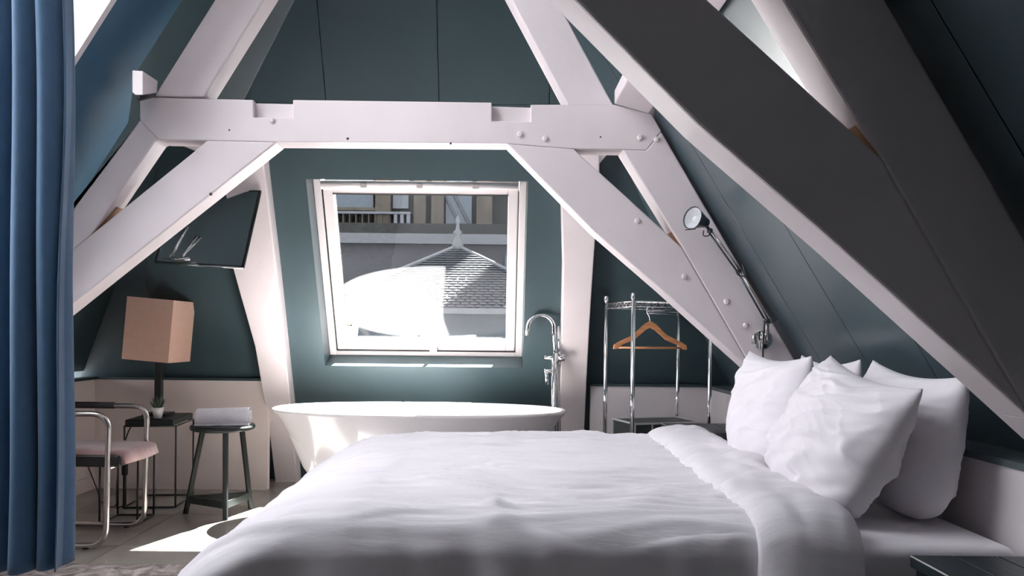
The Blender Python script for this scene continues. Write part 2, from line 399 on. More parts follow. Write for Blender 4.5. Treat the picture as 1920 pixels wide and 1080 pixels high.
# ------------------------------------------------------------------ bath and its tap
BX, BY, BZ = -.435, 4.17, .605
t = empty('bathtub', (BX, BY, 0), label='white freestanding oval bathtub between bed and roof window', cat='bathtub')
def tub_loop(a, b, z, n=72, e=2.25):
    out = []
    for k in range(n):
        q = 2 * math.pi * k / n; c, s_ = math.cos(q), math.sin(q)
        out.append((BX + a * math.copysign(abs(c) ** (2 / e), c), BY + b * math.copysign(abs(s_) ** (2 / e), s_), z))
    return out
prof = [(.50, .22, .0), (.52, .235, .01), (.565, .255, .10), (.635, .287, .25), (.72, .325, .42), (.80, .358, .55), (.838, .373, .592), (.847, .377, .604), (.843, .375, .612),
        (.833, .366, .613), (.822, .356, .607), (.80, .343, .575), (.745, .315, .45), (.67, .28, .28), (.60, .245, .17), (.50, .20, .125), (.25, .10, .112), (.02, .01, .11)]
mb = MB(); n = 72; vs = []
for a, b, z in prof: vs += tub_loop(a, b, z)
fs = [tuple(range(n - 1, -1, -1)), tuple(range((len(prof) - 1) * n, len(prof) * n))]
for i in range(len(prof) - 1):
    for k in range(n): fs.append((i * n + k, i * n + (k + 1) % n, (i + 1) * n + (k + 1) % n, (i + 1) * n + k))
mb.add(vs, fs).build('shell', 'enamel', t, smooth=True)
MB().box((BX - .035, BY + .334, .545), (BX + .035, BY + .35, .558)).build('overflow_slot', 'chrome', t, bevel=.003)
MB().lathe([(.036, 0), (.036, .006), (.02, .009), (.012, .004)], (BX, BY, .111), (0, 0, 1), 24).build('drain', 'chrome', t, smooth=True)
TX, TYY = .372, 4.55
t = empty('bath_tap', (TX, TYY, 0), label='floor-standing chrome bath tap with curved spout behind the tub', cat='tap')
MB().lathe([(.05, 0), (.05, .012), (.024, .018)], (TX, TYY, 0), (0, 0, 1), 24).build('base', 'chrome', t, smooth=True)
MB().tube([(TX, TYY, .015), (TX, TYY, .93)], .021, 20).build('column', 'chrome', t, smooth=True)
sp = [(TX + .004, TYY, .90), (TX - .006, TYY, 1.07)]
for k in range(0, 13):
    a = math.pi * k / 12; sp.append((TX - .006 - .083 + .083 * math.cos(a), TYY - .01 * k / 12, 1.085 + .083 * math.sin(a)))
sp.append((TX - .178, TYY - .01, 1.035))
MB().tube(sp, .0125, 16).build('spout', 'chrome', t, smooth=True)
MB().tube([(TX - .065, TYY, .90), (TX + .05, TYY, .90)], .016, 16).build('valve', 'chrome', t, smooth=True)
MB().lathe([(.024, 0), (.024, .035)], (TX + .03, TYY - .005, .90), (1, 0, 0), 20).build('knob', 'chrome', t, smooth=True, bevel=.003)
MB().tube([(TX, TYY, .815), (TX - .065, TYY, .815)], .014, 14).build('shower_holder', 'chrome', t, smooth=True)
MB().tube([(TX - .052, TYY - .01, .815), (TX - .05, TYY - .02, .73)], .011, 14).build('hand_shower', 'chrome', t, smooth=True)
MB().tube(arc([(TX + .035, TYY + .01, .885), (TX + .03, TYY + .03, .78), (TX + .04, TYY + .03, .4), (TX + .035, TYY, .1), (TX + .02, TYY, .03)], .1), .009, 10).build('hose', 'brushed', t, smooth=True)
MB().tube([(TX + .018, TYY - .002, 1.10), (TX + .032, TYY, .92)], .009, 12).build('riser', 'chrome', t, smooth=True)

# ------------------------------------------------------------------ bed
FX, HX, NY, FY, MZ = -.62, 1.37, 1.87, 3.52, .505
t = empty('bed', (.35, 2.75, 0), label='wide bed with white fitted sheet under the right slope', cat='bed')
MB().box((FX + .05, NY + .06, .06), (HX, FY - .06, .26)).build('base', 'bed_base', t, bevel=.01)
for x in (FX + .15, HX - .12):
    for y in (NY + .15, FY - .15): MB().lathe([(.03, 0), (.03, .07)], (x, y, 0), (0, 0, 1), 14).build('leg', 'bed_base', t)
def slab_round(lo, hi, r, name, m, parent):
    o = MB().box(lo, hi).build(name, m, parent); b = o.modifiers.new('bevel', 'BEVEL'); b.width = r; b.segments = 5
    for p in o.data.polygons: p.use_smooth = True
    return o
slab_round((FX, NY, .24), (HX, FY, MZ), .03, 'mattress', 'sheet', t)
def nz(x, y, z=0.): return noise.noise(Vector((x, y, z)))
def duvet_pt(s, q, x_head, lift, sx0=0.):
    # s: 0 foot hem .. 1 head edge ; q: 0 far hem .. 1 near hem
    z0 = .553 + lift
    # along the length
    foot = [(-.95, .07), (-.93, .17), (-.89, .28), (-.835, .37), (-.755, .45), (-.65, .51), (-.53, .545), (-.36, .556)]
    L = .16 if sx0 == 0 else 0
    if s < L:
        u = s / L * (len(foot) - 1); i = min(int(u), len(foot) - 2); f_ = u - i
        x = foot[i][0] * (1 - f_) + foot[i + 1][0] * f_; zf = foot[i][1] * (1 - f_) + foot[i + 1][1] * f_
    else:
        a = -.36 if sx0 == 0 else sx0
        x = a + (x_head - a) * (s - L) / (1 - L); zf = z0
    # across the width
    d = .17
    if q < d:
        u = q / d; hang = 1 - u; y = FY + .03 + .05 * math.sin(min(1, hang * 2) * math.pi / 2) - .06 * u; drop = -.40 * max(0, hang - .15) ** 1.1
        y = 3.47 + .08 * math.sin(hang * math.pi / 2); drop = -.42 * hang ** 1.6
    elif q > 1 - .26:
        hang = (q - (1 - .26)) / .26
        c_ = min(1, hang / .22) * math.pi / 2; y = 1.945 - .10 * math.sin(c_) - .02 * max(0, hang - .22); drop = -.085 * (1 - math.cos(c_)) - .40 * max(0, hang - .22)
    else:
        hang = 0; u = (q - d) / (1 - .26 - d); y = 3.47 + (1.945 - 3.47) * u; drop = 0
    z = min(zf, zf + drop * (1 if s >= L else max(.25, (zf - .05) / .5)))
    if s < L:
        z = zf + drop * ((zf - .06) / .5); 
        if hang: 
            c_ = (1 - s / L) * hang * .06; y += c_ if q < .5 else -c_
    flat = 1 - min(1, hang * 2.5)
    # wrinkles: long creases down the bed, folds in the hanging side
    wr = .012 * nz(x * 1.3 + 3, y * 8, 1) + .009 * nz(x * 2.0, y * 15 + x * 2.5, 5) + .008 * nz(x * 4, y * 4, 2)
    wob = .5 * nz(x * 2, y * 2, 4)
    for fx_, fy_, sd_, wd_, am_ in ((.9, 6.5, 3, .10, .15), (.7, 4.5, 13, .07, .22), (1.4, 10, 21, .12, .09), (2.2, 13, 31, .12, .06)):
        rid = nz(x * fx_ + sd_, y * fy_ + wob + .35 * x, sd_); wr += am_ * max(0, wd_ - abs(rid)) * (.4 + .6 * max(0, nz(x * 1.7, y * 2.5, sd_ + 1) + .5))
    z += wr * (.35 + .65 * flat)
    if hang > 0:
        fo = min(1, hang * 2.2) * (.026 * nz(x * 6 + 1.5 * z, 3.1, z * 1.2) + .016 * nz(x * 14, 1.7, z * 3 + 2))
        y += fo * (-1 if q > .5 else 1)
    if s < L: x += .015 * nz(y * 4, z * 3, 8) * (1 - s / L) + .006 * nz(y * 11, z * 4, 3)
    return (x, y, max(z, .03))
dv = empty('duvet', (.1, 2.75, .5), label='white creased duvet spread over the bed, hanging to the floor', cat='duvet')
o = MB().grid(190, 330, lambda s, q: duvet_pt(s, q, .90 + .10 * (1 - q), 0)).build('cover', 'linen', dv, smooth=True)
o.modifiers.new('solid', 'SOLIDIFY').thickness = .012
def cuff_pt(u, q):
    # folded-back end: a soft roll, edge u=0 lies on the duvet, u=1 at the head end
    xa = .66 + .10 * (1 - q) + .012 * nz(q * 6, 2, 2); xb = .92 + .12 * (1 - q)
    lift = .012 + .040 * math.sin(min(1, u * 1.15) * math.pi) ** .6 if u < .87 else .012 + .040 * math.sin(math.pi) + .0
    lift = .008 + .034 * max(0., 1 - (2 * u - 1) ** 4)
    x, y, z = duvet_pt(.999, q, xa + (xb - xa) * u, 0, sx0=.2)
    k = (.017 * nz(x * 9, y * 7, 6) + .008 * nz(x * 20, y * 15, 8)) * min(1, u * 3)
    hq = max(0, (q - .74) / .26) ; fq = max(0, (.17 - q) / .17)
    y -= lift * min(1, hq * 2) - lift * min(1, fq * 2) * .6
    z += (lift + k * .8) * (1 - min(1, hq * 1.6))
    if fq > 0: z = max(z, .30)
    return (x + .02 * nz(y * 5, z * 3, 1) * u, y - hq * .02, z)
o = MB().grid(40, 170, cuff_pt).build('folded_cuff', 'linen', dv, smooth=True)
o.modifiers.new('solid', 'SOLIDIFY').thickness = .012
pts = [Vector(cuff_pt(0.0, i / 90)) + Vector((-.002, -.004 if i > 66 else 0, .004)) for i in range(8, 91)]
MB().tube(pts, .006, 6).build('seam', 'linen', dv, smooth=True)

# pillows
def pillow(label, base, up, wid, W, H, T, seed, sag=.03, crease=1.):
    """base: middle of the lower edge; up: direction to the upper edge; wid: direction along the edge."""
    up = Vector(up).normalized(); wid = Vector(wid); wid = (wid - up * wid.dot(up)).normalized(); nrm = wid.cross(up).normalized()
    N = 72
    def f(side):
        def g(a, b):
            u, v = a * 2 - 1, b * 2 - 1
            cn = (abs(u) * abs(v)) ** 3 * (.20 if v < 0 else .045)
            pin = 1 - .05 * (1 - u * u) * abs(v) ** 3 * (v > 0) - cn; pin2 = 1 - .03 * (1 - v * v) * abs(u) ** 3 - cn
            prof = max(0., (1 - abs(u) ** 2.6)) ** .55 * max(0., (1 - abs(v) ** 2.6)) ** .55
            bell = 1 - .22 * v
            x, y = u * W / 2 * pin2, v * H / 2 * pin
            edge = max(abs(u), abs(v)) ** 4
            wr = .016 * nz(u * 2.2 + seed, v * 2.2, seed) + .014 * nz(u * 3 + v * 6 + seed, v * 1.5 - u * 2, seed + 3) + .007 * edge * nz(u * 5 + seed, v * 5, seed + 7)
            ridge = nz(u * 1.6 + v * 3.3 + seed * 2, v * .8 - u * 1.2, seed + 5); wr += .085 * max(0, .20 - abs(ridge)) * min(1, prof * 1.5); r2 = nz(u * 2.6 - v * 4.5 + seed, v * 2 + u * 1.2, seed + 9); wr += .05 * max(0, .15 - abs(r2)) * min(1, prof * 1.2)
            d = side * (T / 2 * prof * bell + wr * crease * min(1, (1 - max(abs(u), abs(v))) * 6) + .0015)
            sg = -sag * (1 - u * u) * max(0, v) ** 2
            return wid * x + up * (y + sg) + nrm * d
        return g
    mb = MB(); mb.grid(N, N, f(1)); mb.grid(N, N, f(-1))
    o = mb.build('pillow', 'pillow', smooth=True)
    bm = bmesh.new(); bm.from_mesh(o.data)
    k = N * N
    bmesh.ops.reverse_faces(bm, faces=bm.faces[(N - 1) * (N - 1):])
    bmesh.ops.remove_doubles(bm, verts=bm.verts, dist=.0031); bm.to_mesh(o.data); bm.free()
    o.location = Vector(base) + up * (H / 2)
    tag(o, label, 'pillow', 'white bed pillows'); return o
pillow('large white pillow in front, leaning back, nearest the camera', (.965, 2.27, MZ + .03), (.42, -.12, .90), (-.10, 1, .05), .52, .47, .22, 1.3, crease=.7)
pillow('white pillow at right with its open end towards the camera', (1.24, 2.27, MZ + .01), (.16, -.05, 1), (-.02, 1, 0), .52, .46, .18, 4.1, crease=.35)
pillow('upright white pillow nearest the window, under the reading lamp', (1.04, 2.82, MZ + .015), (.14, .0, 1), (-.08, 1, .0), .54, .48, .21, 7.7, crease=.4)
pillow('white pillow mostly hidden behind the others, against the sloping wall', (1.25, 2.82, MZ + .01), (.12, 0, 1), (0, 1, 0), .52, .47, .14, 2.6, crease=.5)

# ------------------------------------------------------------------ black bedside cabinets
def cabinet(lo, hi, label):
    t = empty('bedside_cabinet', ((lo[0] + hi[0]) / 2, (lo[1] + hi[1]) / 2, 0), label=label, cat='cabinet', group='black bedside cabinets')
    MB().box((lo[0] + .01, lo[1] + .01, 0), (hi[0] - .01, hi[1] - .01, hi[2] - .03)).build('body', 'black_wood', t, bevel=.004)
    n = 3; d = (hi[0] - lo[0]) / n
    for k in range(n):
        MB().box((lo[0] + d * k + .001, lo[1], hi[2] - .03), (lo[0] + d * (k + 1) - .001, hi[1], hi[2])).build('top_plank', 'black_wood', t, bevel=.003)
    MB().tube([(lo[0] + .001, hi[1] - .005, hi[2] - .0015), (lo[0] + .001, lo[1] + .02, hi[2] - .0015)], .0022, 6).build('worn_edge', 'worn_edge', t, label='chipped pale edge of the cabinet top')
    MB().box((lo[0] + .005, lo[1] + .04, .10), (lo[0] + .011, hi[1] - .04, hi[2] - .09)).build('side_panel', 'black_wood', t)
    return t
cabinet((1.052, 1.30, 0), (1.385, 1.822, .50), 'black bedside cabinet with chipped edge in the near right corner')
cabinet((.945, 3.70, 0), (1.385, 4.10, .55), 'black bedside cabinet on the far side of the bed')

# ------------------------------------------------------------------ garment rack, case, hanger
A, B_ = Vector((.675, 4.42, 0)), Vector((.777, 4.08, 0)); e1 = (A - B_).normalized(); e2 = Vector((-e1.y, e1.x, 0)) * -1
if e2.x < 0: e2 = -e2
Dp, Cp = B_ + e2 * .50, A + e2 * .50; RZ = 1.275
t = empty('garment_rack', ((A + Dp) / 2), label='chrome wire garment rack beside the right post', cat='rack')
for p in (A, B_, Cp, Dp):
    hz = RZ + .012 if p in (A, B_) else (1.25 if p is Cp else 1.20)
    rp = MB().tube([(p.x, p.y, .012), (p.x, p.y, hz)], .0125, 14).build('post', 'chrome', t, smooth=True)
    MB().lathe([(.02, 0), (.02, .014)], (p.x, p.y, 0), (0, 0, 1), 14).build('foot', 'rubber', rp)
    if p in (A, B_): MB().lathe([(.0155, 0), (.0155, .03)], (p.x, p.y, RZ - .02), (0, 0, 1), 14).build('collar', 'chrome', rp, smooth=True, bevel=.002)
def wshelf(z, name, ins):
    mb = MB(); corners = [A, B_, Dp, Cp]
    for i in range(4):
        p, q = corners[i], corners[(i + 1) % 4]
        for dz in (0, -.03): mb.tube([(p.x, p.y, z + dz), (q.x, q.y, z + dz)], .0035, 6)
        L = (q - p).length; n_ = int(L / .022); zz = []
        for k in range(n_ + 1):
            r_ = p + (q - p) * (k / n_); zz.append((r_.x, r_.y, z - (0.003 if k % 2 else .027)))
        mb.tube(zz, .0022, 5)
    for k in range(1, 14):
        p = B_ + e2 * (.5 * k / 14); q = A + e2 * (.5 * k / 14); mb.tube([(p.x, p.y, z), (q.x, q.y, z)], .0022, 5)
    o = mb.build(name, 'chrome', t, smooth=True); o['kind'] = 'stuff'
    return o
sh = None
for z, nm in ((1.24, 'top_shelf'), (.19, 'bottom_shelf')): wshelf(z, nm, 0)
rail = at(1213, 583, 4.40); rail2 = Vector((Cp.x, Cp.y, rail.z))
MB().tube([rail, rail2], .007, 10).build('hanging_rail', 'chrome', t, smooth=True)
MB().tube([rail + Vector((.0, 0, -.016)), rail2 + Vector((0, 0, -.016))], .004, 8).build('rail_wire', 'chrome', t, smooth=True)
MB().tube([rail, rail + Vector((0, 0, 1.215 - rail.z))], .003, 8).build('rail_hanger', 'chrome', t, smooth=True)
MB().tube([rail + Vector((.03, 0, .0)), (rail.x + .17, rail.y + .03, 1.21)], .003, 8).build('rail_brace', 'chrome', t, smooth=True)
# hanger
hc = at(1219, 604, 4.39)
t = empty('clothes_hanger', hc, label='brown wooden clothes hanger on the garment rack', cat='hanger')
hk = [hc + Vector((0, 0, -.005)), hc + Vector((-.004, 0, .035)), hc + Vector((-.02, 0, .055)), hc + Vector((-.022, 0, .082)), hc + Vector((0, 0, .096)), hc + Vector((.02, 0, .083))]
MB().tube(arc(hk, .015), .0035, 8).build('hook', 'chrome', t, smooth=True)
for s in (-1, 1):
    q = [(0, .008), (s * .035, -.012), (s * .10, -.075), (s * .185, -.118), (s * .222, -.140), (s * .225, -.168), (s * .20, -.165), (s * .17, -.140), (s * .095, -.108), (s * .03, -.050), (0, -.034)]
    MB().extrude([hc + Vector((x, -.009 - .02 * abs(x), z)) for x, z in q], (0, .018, 0)).build('arm', 'hanger_wood', t, bevel=.004)
MB().tube([hc + Vector((-.205, -.004, -.156)), hc + Vector((.205, -.004, -.156))], .007, 10).build('trouser_bar', 'hanger_wood', t, smooth=True)
# metal-edged case on the lower shelf
cc = (A + B_ + Cp + Dp) / 4; ang = math.atan2(e2.y, e2.x)
t = empty('storage_case', (cc.x, cc.y, .193), (0, 0, ang), label='black storage case with metal edges on the rack shelf', cat='case')
cw, cdp, chh = .215, .135, .345
MB().box((-cw, -cdp, 0), (cw, cdp, chh)).build('body', 'case_black', t, bevel=.004, local=True)
for x in (-cw, cw):
    for y in (-cdp, cdp): MB().box((x - .008, y - .008, 0), (x + .008, y + .008, chh + .002)).build('corner_edge', 'aluminium', t, bevel=.002, local=True)
for y in (-cdp, cdp): MB().box((-cw - .008, y - .008, chh - .006), (cw + .008, y + .008, chh + .004)).build('rim_edge', 'aluminium', t, bevel=.002, local=True)
for x in (-cw, cw): MB().box((x - .008, -cdp, chh - .006), (x + .008, cdp, chh + .004)).build('rim_edge', 'aluminium', t, bevel=.002, local=True)
for x in (-.10, -.02, .05, .13): MB().box((x - .004, -cdp - .006, .02), (x + .004, -cdp, chh)).build('strip', 'aluminium', t, bevel=.001, local=True)
MB().box((-cw - .004, -.04, .24), (-cw, .04, .28)).build('handle_slot', 'rubber', t, local=True)

# ------------------------------------------------------------------ reading lamp on the truss leg
LY = TY - .09
b0 = at(1428, 637, TY)
t = empty('reading_lamp', b0, label='metal swing-arm reading lamp on the right truss leg', cat='lamp')
wp_ = MB().lathe([(.046, 0), (.046, .010), (.040, .014)], b0, (0, -1, 0), 32).build('wall_plate', 'chrome', t, smooth=True, bevel=.002)
for dx in (-14, 5):
    q = at(1428 + dx, 640, TY - .03); MB().tube([q + Vector((0, 0, -.012)), q + Vector((0, 0, .035))], .011, 14).build('hinge', 'brushed', wp_, smooth=True)
MB().tube([at(1438, 637, TY - .035), at(1439, 604, TY - .05)], .008, 12).build('stem', 'brushed', t, smooth=True)
j1, j2, j3 = at(1439, 602, LY), at(1385, 508, LY), at(1331, 433, LY)
MB().tube([j1 + Vector((0, .04, 0)), j1], .005, 8).build('pivot', 'lamp_metal', t, smooth=True)
for k, (p, q) in enumerate(((j1, j2), (j2, j3))):
    d = (q - p).normalized(); sd = Vector((d.z, 0, -d.x))
    MB().tube([p + sd * .007, q + sd * .007], .0045, 10).build('arm_rod', 'brushed', t, smooth=True)
    MB().tube([p - sd * .007, q - sd * .007], .0045, 10).build('arm_rod', 'lamp_metal', t, smooth=True)
for j in (j1, j2, j3):
    MB().lathe([(.011, -.012), (.011, .012)], j, (0, 1, 0), 14).build('joint', 'lamp_metal', t, smooth=True, bevel=.002)
MB().tube(arc([j2 + Vector((-.02, -.005, .01)), j2 + Vector((-.006, -.012, -.022)), j2 + Vector((.03, -.008, -.026)), j2 + Vector((.014, -.004, .03))], .012), .003, 6).build('spring_wire', 'lamp_metal', t, smooth=True)
MB().tube(arc([j1 + Vector((.045, 0, .012)), j1 + Vector((.005, -.006, -.012)), j1 + Vector((-.02, 0, .012))], .01), .003, 6).build('spring_wire', 'lamp_metal', t, smooth=True)
MB().tube(arc([j3 + Vector((-.03, -.01, .0)), j3 + Vector((-.035, -.012, -.026)), j3 + Vector((-.006, -.012, -.024)), j3 + Vector((.002, -.01, -.004))], .014), .0025, 6).build('cable_loop', 'rubber', t, smooth=True)
hd_ = at(1318, 416, LY); ax = (at(1292, 406, LY - .05) - hd_).normalized()
MB().tube([j3, hd_ - ax * .006], .007, 10).build('neck', 'lamp_metal', t, smooth=True)
lsh = MB().lathe([(.012, -.025), (.022, -.02), (.026, .0), (.030, .012), (.050, .070), (.0515, .072), (.049, .070), (.028, .012), (.01, .008)], hd_, ax, 32).build('shade', 'lamp_metal', t, smooth=True)
MB().lathe([(.047, .067), (.027, .0135), (.005, .010)], hd_, ax, 32, caps=False).build('reflector', 'lamp_inside', lsh, smooth=True)
MB().lathe([(.008, .01), (.014, .03), (.017, .045), (.012, .056), (.003, .06)], hd_, ax, 18).build('bulb', 'bulb', lsh, smooth=True)
MB().tube([hd_ + ax * .05 + Vector((.0, -.005, -.045)), hd_ + ax * .09 + Vector((-.02, -.01, -.06))], .002, 6).build('switch_pin', 'rubber', t, smooth=True)
MB().tube(arc([at(1434, 598, TY - .06), at(1432, 625, TY - .055), at(1430, 670, TY - .02), at(1430, 720, TY - .015)], .02), .0035, 6).build('cable', 'rubber', t, smooth=True)

# ------------------------------------------------------------------ tilting mirror left of the window
m0 = at(456, 502, 3.95)
u_ = at(290, 492, 4.13) - m0; v_ = at(488, 358, 4.12) - m0
nm_ = u_.cross(v_).normalized()
if nm_.y > 0: nm_ = -nm_
t = empty('wall_mirror', m0, label='tilted frameless mirror with chrome edge below the left brace', cat='mirror')
MB().extrude([m0, m0 + u_, m0 + u_ + v_, m0 + v_], -nm_ * .014).build('back_panel', 'black_metal', t)
ins = lambda a, b: m0 + u_ * a + v_ * b + nm_ * .002
MB().extrude([ins(.02, .02), ins(.98, .02), ins(.98, .98), ins(.02, .98)], -nm_ * .002).build('mirror_glass', 'mirror_glass', t)
for a, b, c_, d in ((0, 0, 1, 0), (1, 0, 1, 1), (1, 1, 0, 1), (0, 1, 0, 0)):
    MB().tube([m0 + u_ * a + v_ * b - nm_ * .004, m0 + u_ * c_ + v_ * d - nm_ * .004], .006, 8).build('edge_rail', 'chrome' if b == 0 and d == 0 else 'black_metal', t, smooth=True)
q0 = ins(.78, .04) + nm_ * .03; q1 = ins(.66, .42) + nm_ * .05
MB().tube([q0, q1], .010, 12).build('swing_arm', 'chrome', t, smooth=True)
MB().tube([q0 + u_ * .02, q1 - u_ * .03 + nm_ * .01], .008, 12).build('swing_arm', 'chrome', t, smooth=True)
MB().tube([q0 + u_ * .08, q0 - u_ * .22], .010, 12).build('pivot_bar', 'chrome', t, smooth=True)

# ------------------------------------------------------------------ small fixtures
q = at(248, 178, 3.05)
t = empty('siren_box', q, label='small white wedge-shaped box at the left end of the collar beam', cat='wall box')
f_ = [at(248, 132, 3.05), at(268, 133, 3.05), at(268, 178, 3.05), at(254, 178, 3.05), at(248, 173, 3.05)]
g_ = [at(270, 143, 3.28), at(296, 152, 3.28), at(294, 174, 3.28), at(280, 176, 3.28), at(270, 172, 3.28)]
k5 = MB().add(f_ + g_, [(0, 1, 2, 3, 4), (9, 8, 7, 6, 5)] + [((i + 1) % 5, i, 5 + i, 5 + (i + 1) % 5) for i in range(5)]).build('housing', 'frame_white', t, bevel=.003)
MB().tube([at(262, 184, 3.10), at(288, 178, 3.29)], .012, 10).build('bracket', 'black_metal', t, smooth=True)
cbl = [on(305, 288, HP + HN * .012, HN), on(296, 310, HP + HN * .012, HN), on(290, 345, HP + HN * .012, HN), on(276, 480, HP + HN * .012, HN), on(275, 520, HP + HN * .012, HN), on(281, 560, HP + HN * .012, HN), on(288, 640, HP + HN * .012, HN)]
tag(MB().tube(arc(cbl, .05), .003, 6).build('wall_cable', 'rubber', smooth=True), 'thin black cable running down the wall behind the table lamp', 'cable')

# ------------------------------------------------------------------ side tables
def wire_table(name, c_, rot, hw, hd, z, top, label, feet_w, feet_d):
    t = empty(name, (c_[0], c_[1], 0), (0, 0, rot), label=label, cat='side table', group='black wire-framed side tables')
    MB().box((-hw, -hd, z - top), (hw, hd, z)).build('tabletop', 'black_lacquer', t, bevel=.003, local=True)
    MB().box((-hw + .01, -hd + .01, z), (hw - .01, hd - .01, z + .002)).build('top_inlay', 'black_lacquer', t, local=True)
    r = .0055; x, y = feet_w, feet_d
    for sx in (-1, 1):
        for sy in (-1, 1): MB().tube([(sx * x, sy * y, r), (sx * x, sy * y, z - top - .002)], r, 8).build('leg', 'black_metal', t, smooth=True, local=True)
    for s in (-1, 1):
        for zz in (r, z - top - .005):
            MB().tube([(-x, s * y, zz), (x, s * y, zz)], r, 8).build('rail', 'black_metal', t, smooth=True, local=True)
            MB().tube([(s * x, -y, zz), (s * x, y, zz)], r, 8).build('rail', 'black_metal', t, smooth=True, local=True)
    return t
wire_table('side_table', (-2.045, 4.40), R(6), .135, .185, .522, .034, 'taller black side table carrying the lamp and the plant', .145, .165)
wire_table('side_table', (-2.02, 3.965), R(2), .105, .105, .405, .02, 'lower black side table tucked behind the armchair seat', .10, .10)
# table lamp
lx, ly = -2.075, 4.44
t = empty('table_lamp', (lx, ly, .524), label='table lamp with square beige shade on dark square pole', cat='lamp')
MB().box((lx - .07, ly - .07, .524), (lx + .07, ly + .07, .54)).build('base', 'black_lacquer', t, bevel=.003)
MB().box((lx - .02, ly - .02, .54), (lx + .02, ly + .02, .95)).build('pole', 'black_lacquer', t, bevel=.003)
MB().lathe([(.014, 0), (.014, .05)], (lx, ly, .95), (0, 0, 1), 14).build('socket', 'black_metal', t)
MB().lathe([(.012, 0), (.03, .04), (.03, .07), (.01, .095)], (lx, ly, 1.0), (0, 0, 1), 16).build('bulb', 'bulb', t, smooth=True)
shade = empty('shade_pivot'); bpy.data.objects.remove(shade)
mb = MB(); rotm = Matrix.Translation((lx, ly, 1.05)) @ Matrix.Rotation(R(4.5), 4, 'Y') @ Matrix.Rotation(R(-2), 4, 'Z')
hs, tz = .142, .188; th_ = .003
for k in range(4):
    a = Matrix.Rotation(k * math.pi / 2, 4, 'Z')
    c8 = [(-hs, -hs, -tz), (hs, -hs, -tz), (hs - th_, -hs + th_, -tz), (-hs + th_, -hs + th_, -tz), (-hs, -hs, tz), (hs, -hs, tz), (hs - th_, -hs + th_, tz), (-hs + th_, -hs + th_, tz)]
    mb.hexa([rotm @ (a @ Vector(p)) for p in c8])
tsh = mb.build('shade', 'shade_fabric', t)
MB().tube([rotm @ Vector((-hs, 0, tz - .01)), rotm @ Vector((hs, 0, tz - .01))], .003, 6).build('shade_spider', 'black_metal', tsh)
# lamp flex with in-line switch
fx = [(-2.09, 4.52, .53), (-2.20, 4.53, .515), (-2.225, 4.40, .47), (-2.215, 4.25, .30), (-2.205, 4.20, .12), (-2.19, 4.18, .02), (-2.25, 4.22, .008), (-2.40, 4.38, .006), (-2.50, 4.55, .01), (-2.60, 4.65, .10), (-2.632, 4.66, .16)]
t = empty('lamp_flex', (-2.2, 4.2, 0), label='black lamp flex with in-line switch trailing to the left wall', cat='cable')
MB().tube(arc(fx, .08), .004, 7).build('flex', 'rubber', t, smooth=True)
q = at(234, 880, 4.20); MB().box((q.x - .016, q.y - .012, q.z - .034), (q.x + .016, q.y + .012, q.z + .034)).build('switch', 'rubber', t, bevel=.006)
MB().tube(arc([(q.x + .006, q.y, q.z - .03), (q.x + .008, q.y, q.z - .2), (q.x - .01, q.y + .01, .02), (q.x - .05, q.y, .008)], .06), .004, 7).build('flex', 'rubber', t, smooth=True)
# succulent
px_, py_ = -2.005, 4.28
t = empty('potted_succulent', (px_, py_, .524), label='small spiky succulent in a white pot on the side table', cat='potted plant')
pot_ = MB().lathe([(.022, 0), (.034, .065), (.031, .065), (.028, .055), (.005, .053)], (px_, py_, .524), (0, 0, 1), 24).build('pot', 'pot', t, smooth=True)
MB().lathe([(.029, 0), (.001, .004)], (px_, py_, .577), (0, 0, 1), 16).build('soil', 'soil', pot_)
for k in range(16):
    a = k * 2.4; tilt = .15 + .05 * k; L = .075 - .0015 * k
    d = Vector((math.cos(a) * math.sin(tilt), math.sin(a) * math.sin(tilt), math.cos(tilt))); p0 = Vector((px_, py_, .578)) + Vector((math.cos(a), math.sin(a), 0)) * .006
    MB().tube([p0, p0 + d * L * .4, p0 + d * L * .75 + Vector((0, 0, .004)), p0 + d * L + Vector((0, 0, .01))], [.005, .006, .004, .0006], 6).build('leaf', 'succulent', t, smooth=True)
# stool
sc_ = Vector((-1.555, 4.115, 0)); SZ = .515
t = empty('stool', sc_, label='black three-legged round stool holding a rolled towel', cat='stool')
MB().lathe([(.155, 0), (.172, .006), (.177, .017), (.172, .028), (.15, .032), (.01, .029)], sc_ + Vector((0, 0, SZ - .032)), (0, 0, 1), 48).build('seat', 'black_lacquer', t, smooth=True)
feet = [Vector((-1.487, 3.985, 0)), Vector((-1.765, 4.12, 0)), Vector((-1.435, 4.245, 0))]; tops = []
for p in feet:
    tp = sc_ + (p - sc_).normalized() * .115; tp.z = SZ - .03; tops.append(tp)
    MB().tube([p + Vector((0, 0, .003)), tp], [.0155, .0165], 8).build('leg', 'black_lacquer', t)
for i in range(3):
    a, b = feet[i].lerp(tops[i], .17), feet[(i + 1) % 3].lerp(tops[(i + 1) % 3], .17)
    d = (b - a).normalized(); s_ = Vector((-d.y, d.x, 0)) * .009
    zz = Vector((0, 0, .021))
    MB().hexa([a - s_ - zz, b - s_ - zz, b + s_ - zz, a + s_ - zz, a - s_ + zz, b - s_ + zz, b + s_ + zz, a + s_ + zz]).build('stretcher', 'black_lacquer', t, bevel=.003)
